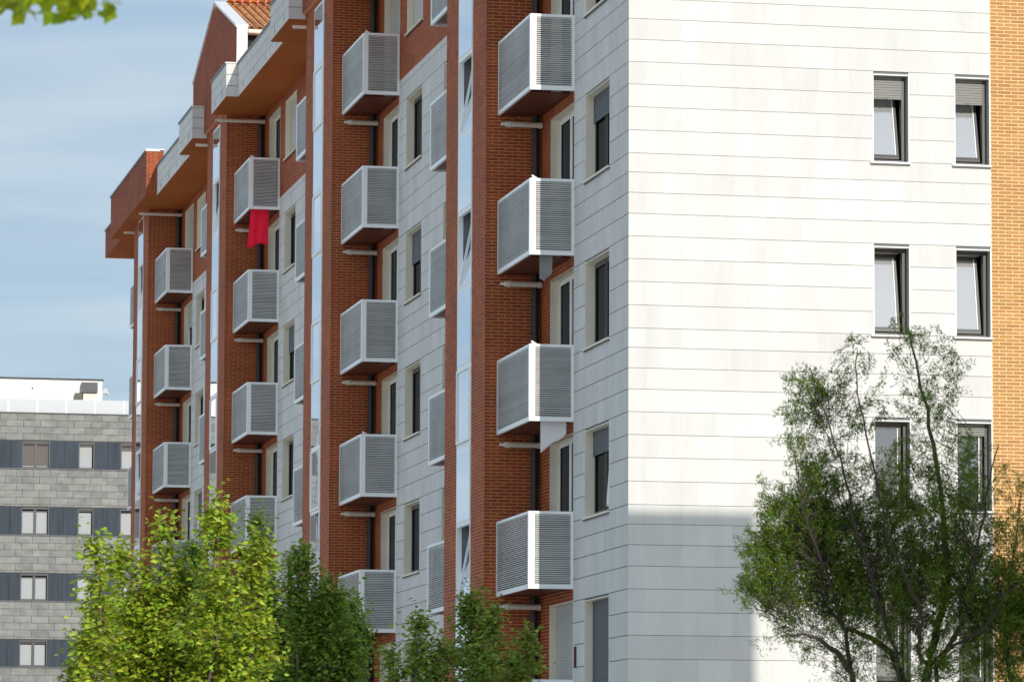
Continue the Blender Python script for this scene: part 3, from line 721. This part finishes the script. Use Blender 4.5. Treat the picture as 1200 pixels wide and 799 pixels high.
# ------------------------------------------------------------------ vegetation
def leaf_mesh(name, P, size, m, droop=.5, aspect=.62):
    """P (n,3) leaf centres; each leaf a pointed folded blade of four corners + tip"""
    n = len(P); az = rng.uniform(0, 2*math.pi, n); dip = rng.uniform(-.2, 1.1, n)*droop + .15; roll = rng.uniform(-1.0, 1.0, n)
    s = size*rng.uniform(.6, 1.25, n)
    d = np.stack([np.cos(az)*np.cos(dip), np.sin(az)*np.cos(dip), -np.sin(dip)], 1)
    sdv = np.stack([-np.sin(az), np.cos(az), np.zeros(n)], 1); nn = np.cross(d, sdv)
    sdv = sdv*np.cos(roll)[:, None] + nn*np.sin(roll)[:, None]; nn = np.cross(d, sdv)
    s1 = s[:, None]; a = P; m_ = P + d*s1*.45 + nn*s1*.10; t = P + d*s1
    l = P + d*s1*.42 + sdv*s1*aspect*.5; r = P + d*s1*.42 - sdv*s1*aspect*.5
    V = np.stack([a, r, t, l, m_], 1).reshape(-1, 3)
    F = (np.array([[0, 1, 4], [1, 2, 4], [2, 3, 4], [3, 0, 4]])[None] + 5*np.arange(n)[:, None, None]).reshape(-1, 3)
    return np_mesh(name, V, F, m)
def plume_tree(root, plumes, base, trunk_r, leaf_m, leaf_s, zlow, nodes=46, per=34, bark='bark'):
    wood = MB(); bx, by = base
    ztop = zlow+.2
    tk = MB(); tk.tube([(bx, by, 0), (bx+.03, by, 1.0), (bx-.02, by+.02, ztop)], [trunk_r, trunk_r*.8, trunk_r*.6], bark, 10); tk.build('trunk', root, smooth=True)
    pts = []
    for (x, y, zt, r) in plumes:
        z0 = min(zlow + .1, zt-.8); p0 = Vector((bx, by, z0-.3)); p3 = Vector((x, y, zt-.05))
        p1 = p0.lerp(Vector((x, y, z0+.5)), .55); p2 = Vector((x+rng.normal()*.05, y+rng.normal()*.05, (z0+zt)/2+.2))
        path = []
        for i in range(9):
            t = i/8; path.append(((1-t)**3)*p0 + 3*(1-t)**2*t*p1 + 3*(1-t)*t*t*p2 + t**3*p3)
        wood.tube([v[:] for v in path], [trunk_r*.38*(1-i/8)+.006 for i in range(9)], bark, 6)
        H = zt - zlow
        nn = int(nodes*max(.5, H/1.6)*(r/.22))
        for i in range(nn):
            t = rng.uniform(0, 1)**.85; zz = zlow-.1 + t*(H+.1)
            # local axis
            ti = min(max((zz-(z0-.3))/(zt-.05-(z0-.3)), 0), 1)*8; a = int(min(ti, 7)); ax = path[a].lerp(path[a+1], ti-a)
            R = r*1.15*math.sqrt(max(0.0, 1-t**3.5))*(.50+.66*math.sin(zz*7+x*17)**2)+.02
            th = rng.uniform(0, 2*math.pi); q = R*math.sqrt(rng.uniform(.25, 1))
            nx, ny = ax.x+q*math.cos(th), ax.y+q*math.sin(th)
            if t > .25: wood.tube([(ax.x, ax.y, zz-.08), (nx, ny, zz+.02)], [.005, .003], bark, 4, cap=False)
            k = int(per*rng.uniform(.5, 1.3)); sp = .045+.045*rng.uniform()
            pts.append(np.array([nx, ny, zz]) + rng.normal(size=(k, 3))*np.array([sp, sp, sp*1.35]))
        k = 26; pts.append(np.array([x, y, zt-.07]) + rng.normal(size=(k, 3))*np.array([.035, .035, .05]))
    wood.build('limbs', root, smooth=True)
    P = np.vstack(pts); link('crown', leaf_mesh('crown', P, leaf_s, leaf_m), root, kind='stuff')
A = [(-11.97, -29.12, 4.33, .12), (-11.58, -28.03, 4.34, .14), (-11.21, -28.27, 4.57, .22), (-10.77, -29.21, 4.71, .17), (-10.36, -28.86, 4.36, .23), (-11.83, -28.58, 3.8, .25), (-11.42, -28.34, 3.9, .29), (-10.99, -28.22, 4.08, .29), (-10.74, -29.4, 3.94, .28), (-12.01, -29.19, 3.44, .2), (-11.5, -27.96, 3.33, .3), (-11.13, -28.71, 3.43, .3), (-10.65, -28.27, 3.41, .3), (-10.45, -29.57, 3.61, .28), (-12.04, -28.47, 3.12, .22)]
B = [(-9.89, -20.05, 4.94, .14), (-9.14, -20.25, 5.2, .14), (-8.85, -21.73, 4.77, .17), (-8.52, -21.71, 4.43, .24), (-8.06, -20.56, 4.25, .18), (-8.88, -20.53, 4.04, .30), (-9.55, -20.3, 4.5, .26), (-9.75, -20.5, 4.1, .24), (-9.2, -20.9, 3.9, .3), (-8.6, -21.2, 4.1, .26), (-8.0, -20.9, 3.95, .16), (-8.48, -20.69, 3.79, .3), (-8.22, -21.33, 3.7, .22), (-9.12, -20.73, 4.43, .22)]
Cc = [(-7.79, -23.55, 3.9, .14), (-7.15, -23.28, 4.25, .19), (-6.92, -23.55, 4.01, .17), (-6.5, -23.28, 3.79, .17), (-7.97, -22.92, 3.52, .17), (-7.6, -23.81, 3.57, .21), (-7.2, -23.96, 3.55, .23), (-6.6, -22.9, 3.53, .23)]
t1 = thing('street_tree', 'sunlit yellow green street tree at the lower left', 'tree', group='street trees in front of the facade'); plume_tree(t1, A, (-11.2, -28.6), .09, 'leaf_bright', .076, 2.0, nodes=50, per=38)
t2 = thing('street_tree', 'dark green shaded street tree just right of the yellow green one', 'tree', group='street trees in front of the facade'); plume_tree(t2, B, (-8.7, -20.9), .09, 'leaf_green', .072, 2.2, nodes=66, per=44)
t3 = thing('street_tree', 'olive green street tree in front of the nearest brick bay at bottom centre', 'tree', group='street trees in front of the facade'); plume_tree(t3, Cc, (-7.1, -23.4), .08, 'leaf_mixed', .068, 2.0, nodes=58, per=44)

# feathery tamarisk in front of the white end wall
tm = thing('tamarisk_tree', 'feathery dark green tamarisk tree in front of the white end wall', 'tree', group='tamarisks by the end wall')
ST = {
 'a': [(-7.0, -39.6, .3), (-7.27, -39.51, 2.05), (-7.38, -39.68, 2.68), (-7.51, -39.79, 2.86), (-7.67, -39.89, 2.97), (-7.86, -39.98, 3.02), (-8.04, -40.07, 3.0)],
 'b': [(-6.94, -39.58, .3), (-6.94, -39.58, 2.05), (-6.96, -39.52, 2.69), (-7.0, -39.41, 2.91), (-7.13, -39.27, 3.04), (-7.29, -39.12, 3.11), (-7.45, -38.99, 3.34), (-7.58, -38.87, 3.61)],
 'c': [(-6.94, -39.58, 2.05), (-7.08, -39.76, 2.93), (-7.21, -39.89, 3.17), (-7.37, -40.01, 3.54), (-7.51, -40.15, 3.91), (-7.64, -40.28, 4.28), (-7.81, -40.41, 4.64), (-7.94, -40.53, 4.93)],
 'd': [(-6.8, -39.61, .3), (-6.8, -39.61, 2.05), (-6.78, -39.55, 2.69), (-6.72, -39.47, 2.91), (-6.63, -39.38, 3.08), (-6.54, -39.31, 3.4), (-6.53, -39.23, 3.86), (-6.56, -39.16, 4.39), (-6.62, -39.07, 4.79), (-6.66, -38.96, 5.06), (-6.69, -38.87, 5.4)],
 'e': [(-6.8, -39.61, 2.05), (-6.84, -39.8, 2.8), (-6.95, -39.91, 2.92), (-6.96, -40.05, 3.11), (-7.07, -40.18, 3.35), (-7.26, -40.29, 3.66), (-7.4, -40.43, 4.02), (-7.53, -40.57, 4.44), (-7.63, -40.7, 4.74), (-7.67, -40.84, 5.03)],
 'f': [(-6.71, -39.63, 2.05), (-6.78, -39.82, 2.87), (-6.68, -39.97, 2.96), (-6.53, -40.14, 3.05), (-6.42, -40.31, 3.29), (-6.31, -40.46, 3.41)],
 'g': [(-6.74, -39.7, 2.81), (-6.58, -39.89, 3.12), (-6.56, -40.04, 3.43), (-6.55, -40.21, 3.8), (-6.53, -40.37, 4.16), (-6.51, -40.53, 4.4)],
 'i': [(-7.35, -39.56, 2.69), (-7.45, -39.7, 3.05), (-7.58, -39.83, 3.36), (-7.75, -39.95, 3.67), (-7.88, -40.08, 3.97), (-7.98, -40.22, 4.34)]}
S2 = {'h': [(-6.0, -39.8, 0), (-6.08, -39.75, 2.05), (-6.16, -39.68, 2.69), (-6.19, -39.59, 3.07), (-6.13, -39.52, 3.4), (-6.04, -39.45, 3.73), (-5.97, -39.37, 4.06)],
      'j': [(-6.0, -39.8, 2.2), (-5.9, -39.7, 2.8), (-5.8, -39.6, 3.3), (-5.7, -39.6, 3.8)]}
# foliage clouds: centre, radius, density
BL = [(-7.749, -39.595, 3.818, 0.287, 3), (-7.961, -39.525, 3.564, 0.223, 3), (-8.062, -39.481, 3.341, 0.153, 2), (-7.558, -39.621, 3.692, 0.318, 3), (-7.425, -39.612, 3.344, 0.268, 3), (-7.83, -39.526, 3.311, 0.223, 2), (-6.989, -39.705, 3.377, 0.35, 3), (-6.682, -39.788, 3.568, 0.287, 2), (-6.428, -39.821, 3.379, 0.287, 2), (-7.156, -39.717, 3.82, 0.306, 2), (-7.633, -39.658, 4.199, 0.268, 1.8), (-7.776, -39.655, 4.452, 0.217, 1.3), (-7.678, -39.708, 4.769, 0.229, 1.6), (-7.392, -39.747, 4.58, 0.268, 0.9), (-7.37, -39.791, 4.96, 0.178, 0.7), (-7.408, -39.81, 5.213, 0.089, 0.5), (-7.009, -39.787, 4.201, 0.306, 1.0), (-6.867, -39.875, 4.772, 0.268, 1.3), (-6.97, -39.896, 5.183, 0.204, 1.1), (-6.749, -39.929, 5.057, 0.191, 0.9), (-6.702, -39.87, 4.392, 0.287, 1.1), (-6.753, -39.813, 3.948, 0.318, 1.6), (-6.439, -39.865, 3.823, 0.255, 1.2), (-6.354, -39.921, 4.203, 0.178, 0.6), (-7.259, -39.735, 4.2, 0.223, 1.0), (-6.545, -39.764, 3.062, 0.318, 2), (-7.168, -39.633, 3.028, 0.268, 1.6), (-7.606, -39.546, 3.058, 0.242, 1.2), (-7.887, -39.491, 3.089, 0.217, 0.8), (-7.444, -39.553, 2.805, 0.268, 1.3), (-6.757, -39.694, 2.808, 0.35, 2), (-7.838, -39.695, 4.958, 0.076, 0.5), (-8.003, -39.562, 4.007, 0.14, 0.9)]
BR = [(-6.217, -39.897, 3.697, 0.242, 1.3), (-6.173, -39.851, 3.158, 0.318, 2.2), (-6.258, -39.797, 2.809, 0.318, 1.8), (-6.164, -39.948, 4.077, 0.166, 0.7), (-6.024, -39.911, 3.444, 0.318, 1.6), (-5.918, -39.88, 2.937, 0.382, 2)]
def tamarisk(root, stems, clouds, kn=640, per=46):
    tk = MB(); tw_ = MB(); SP = []
    for nm, pl in stems.items():
        pl = [Vector(p) for p in pl]; r0 = {'a': .042, 'b': .048, 'd': .052}.get(nm, .019); pp = []
        for i in range(len(pl)-1):
            for t in (0, .33, .66): pp.append(pl[i].lerp(pl[i+1], t)+Vector(rng.normal(size=3)*.008))
        pp.append(pl[-1]); n = len(pp)
        tk.tube([p[:] for p in pp], [r0*(1-.92*(i/(n-1))**.75)+.0025 for i in range(n)], 'bark_dark', 7)
        for i, p in enumerate(pp): SP.append(p[:])
    SP = np.array(SP); NP = []; ND = []
    for (cx, cy, cz, r, k) in clouds:
        for q in range(int(kn*r*r*k*(1.9 if (k >= 1.5 and cz > 3.15) else .85))+3):
            v = rng.normal(size=3); v /= np.linalg.norm(v); o = np.array([cx, cy, cz]) + v*r*rng.uniform()**.45*np.array([1.08, 1.3, 1.08])
            dd = ((SP-o)**2*np.array([1, .5, 1])).sum(1) + np.where(SP[:, 2] > o[2]-.06, .6, 0)
            j = np.argsort(dd)[rng.integers(0, 3)]; a = SP[j]
            far = np.linalg.norm(o-a)
            if far > .32: a = o + (a-o)*.32/far
            mid = (a+o)/2 + np.array([0, 0, -.02]) + rng.normal(size=3)*.03
            path = [a, a*.4+mid*.6, mid*.5+o*.5+rng.normal(size=3)*.012, o]
            if rng.uniform() < .34: tw_.tube([tuple(p) for p in path], [.0042, .003, .002, .001], 'bark_dark', 3, cap=False)
            d = (o-a)/max(np.linalg.norm(o-a), 1e-3)*.5 + rng.normal(size=3)*.45 + np.array([0, 0, .55]); d /= np.linalg.norm(d)
            L_ = rng.uniform(.07, .19); m = int(per*rng.uniform(.5, 1.4))
            tt = rng.uniform(-.4, 1, (m, 1)); side = rng.normal(size=(m, 3))*.018*(1.15-tt*.6)
            bend = np.array([0, 0, -1])*(tt**2)*L_*.25
            NP.append(o + d*L_*tt + side + bend); ND.append(d*.75 + rng.normal(size=(m, 3))*.5)
    tk.build('trunk', root, smooth=True); tw_.build('twigs', root, kind='stuff')
    P = np.vstack(NP); D = np.vstack(ND); D /= np.linalg.norm(D, axis=1)[:, None]; n = len(P)
    l = rng.uniform(.014, .040, n)[:, None]; wv = np.cross(D, rng.normal(size=(n, 3))); wv /= np.linalg.norm(wv, axis=1)[:, None]
    wd = rng.uniform(.0018, .0040, n)[:, None]; mid = P + D*l*.5 + rng.normal(size=(n, 3))*.003; tip = P + D*l
    V = np.stack([P-wv*wd*.6, P+wv*wd*.6, mid+wv*wd, tip+wv*wd*.25, tip-wv*wd*.25, mid-wv*wd], 1).reshape(-1, 3)
    F = (np.array([[0, 1, 2, 5], [5, 2, 3, 4]])[None] + 6*np.arange(n)[:, None, None]).reshape(-1, 4)
    link('crown', np_mesh('crown', V, F, 'tamarisk'), root, kind='stuff')
    return n
n1 = tamarisk(tm, ST, BL)
tm2 = thing('tamarisk_tree', 'thin twiggy tamarisk half cut off by the right edge before the ochre bricks', 'tree', group='tamarisks by the end wall')
n2 = tamarisk(tm2, S2, BR)
print('tamarisk sprays', n1, n2)

# overhanging branch, near the camera, top left
ot = thing('overhanging_tree', 'blurred sunlit leafy branch hanging into the top left corner', 'tree')
tk = MB(); tk.tube([(-22.6, -57.5, 0), (-22.5, -57.6, 2.5), (-21.8, -57.9, 4.2), (-19.2, -58.3, 4.9), (-17.0, -58.5, 4.7), (-16.0, -58.55, 4.35), (-15.2, -58.6, 4.08), (-14.93, -58.62, 3.99)], [.14, .12, .09, .05, .035, .02, .010, .004], 'bark', 8)
tk.tube([(-21.8, -57.9, 4.2), (-21.6, -58.6, 5.6), (-21.3, -59, 6.6)], [.06, .04, .01], 'bark', 8); tk.build('trunk', ot, smooth=True)
pts = []
for i in range(420):
    t = rng.uniform(0, 1); x = -15.45+t*.56; z = 3.96+.02*math.sin(t*23) + rng.normal()*.016 + (.02 if t > .85 else .0)
    pts.append([(x, -58.6+rng.normal()*.12, z)])
for i in range(9): pts.append([(-14.945+rng.normal()*.008, -58.62+rng.normal()*.03, 3.915+rng.normal()*.015)])
for i in range(3): pts.append([(-15.185+rng.normal()*.006, -58.62, 3.90+i*.015)])
for i in range(1500):
    pts.append([(-19.4+rng.normal()*1.4, -58.2+rng.normal()*.8, 5.5+rng.normal()*.5)])
Pn = np.array(pts)[:, 0, :]; Pn = Pn[~((Pn[:, 0] > -15.5) & (Pn[:, 2] > 4.4))]; Pn = Pn[~((Pn[:, 0] > -15.6) & (Pn[:, 2] < 3.895))]; Pn = Pn[~((np.abs(Pn[:, 0]+16) < 1.3) & (Pn[:, 2] > 4.1) & (Pn[:, 2] < 4.3) & (Pn[:, 0] > -15.6))]
link('crown', leaf_mesh('crown', Pn, .052, 'leaf_near', droop=.9, aspect=.85), ot, kind='stuff')

# tree right of the frame, mirrored in the lower end-wall windows
rt_ = thing('plane_tree', 'broad leafy tree outside the right edge, mirrored in the lower windows', 'tree')
tk = MB(); tk.tube([(14.5, -22, 0), (14.4, -22, 4), (14.6, -22.2, 9.5)], [.25, .2, .05], 'bark', 10)
nodes = rng.normal(size=(260, 3))*np.array([1.6, 1.6, 2.3]) + np.array([14.5, -22, 8.0])
for nd in nodes[::6]: tk.tube([(14.45, -22.05, max(3.5, nd[2]-1.5)), tuple(nd)], [.06, .01], 'bark', 5)
tk.build('trunk', rt_, smooth=True)
P = (nodes[:, None, :] + rng.normal(size=(260, 90, 3))*.28).reshape(-1, 3)
link('crown', leaf_mesh('crown', P, .16, 'leaf_green'), rt_, kind='stuff')
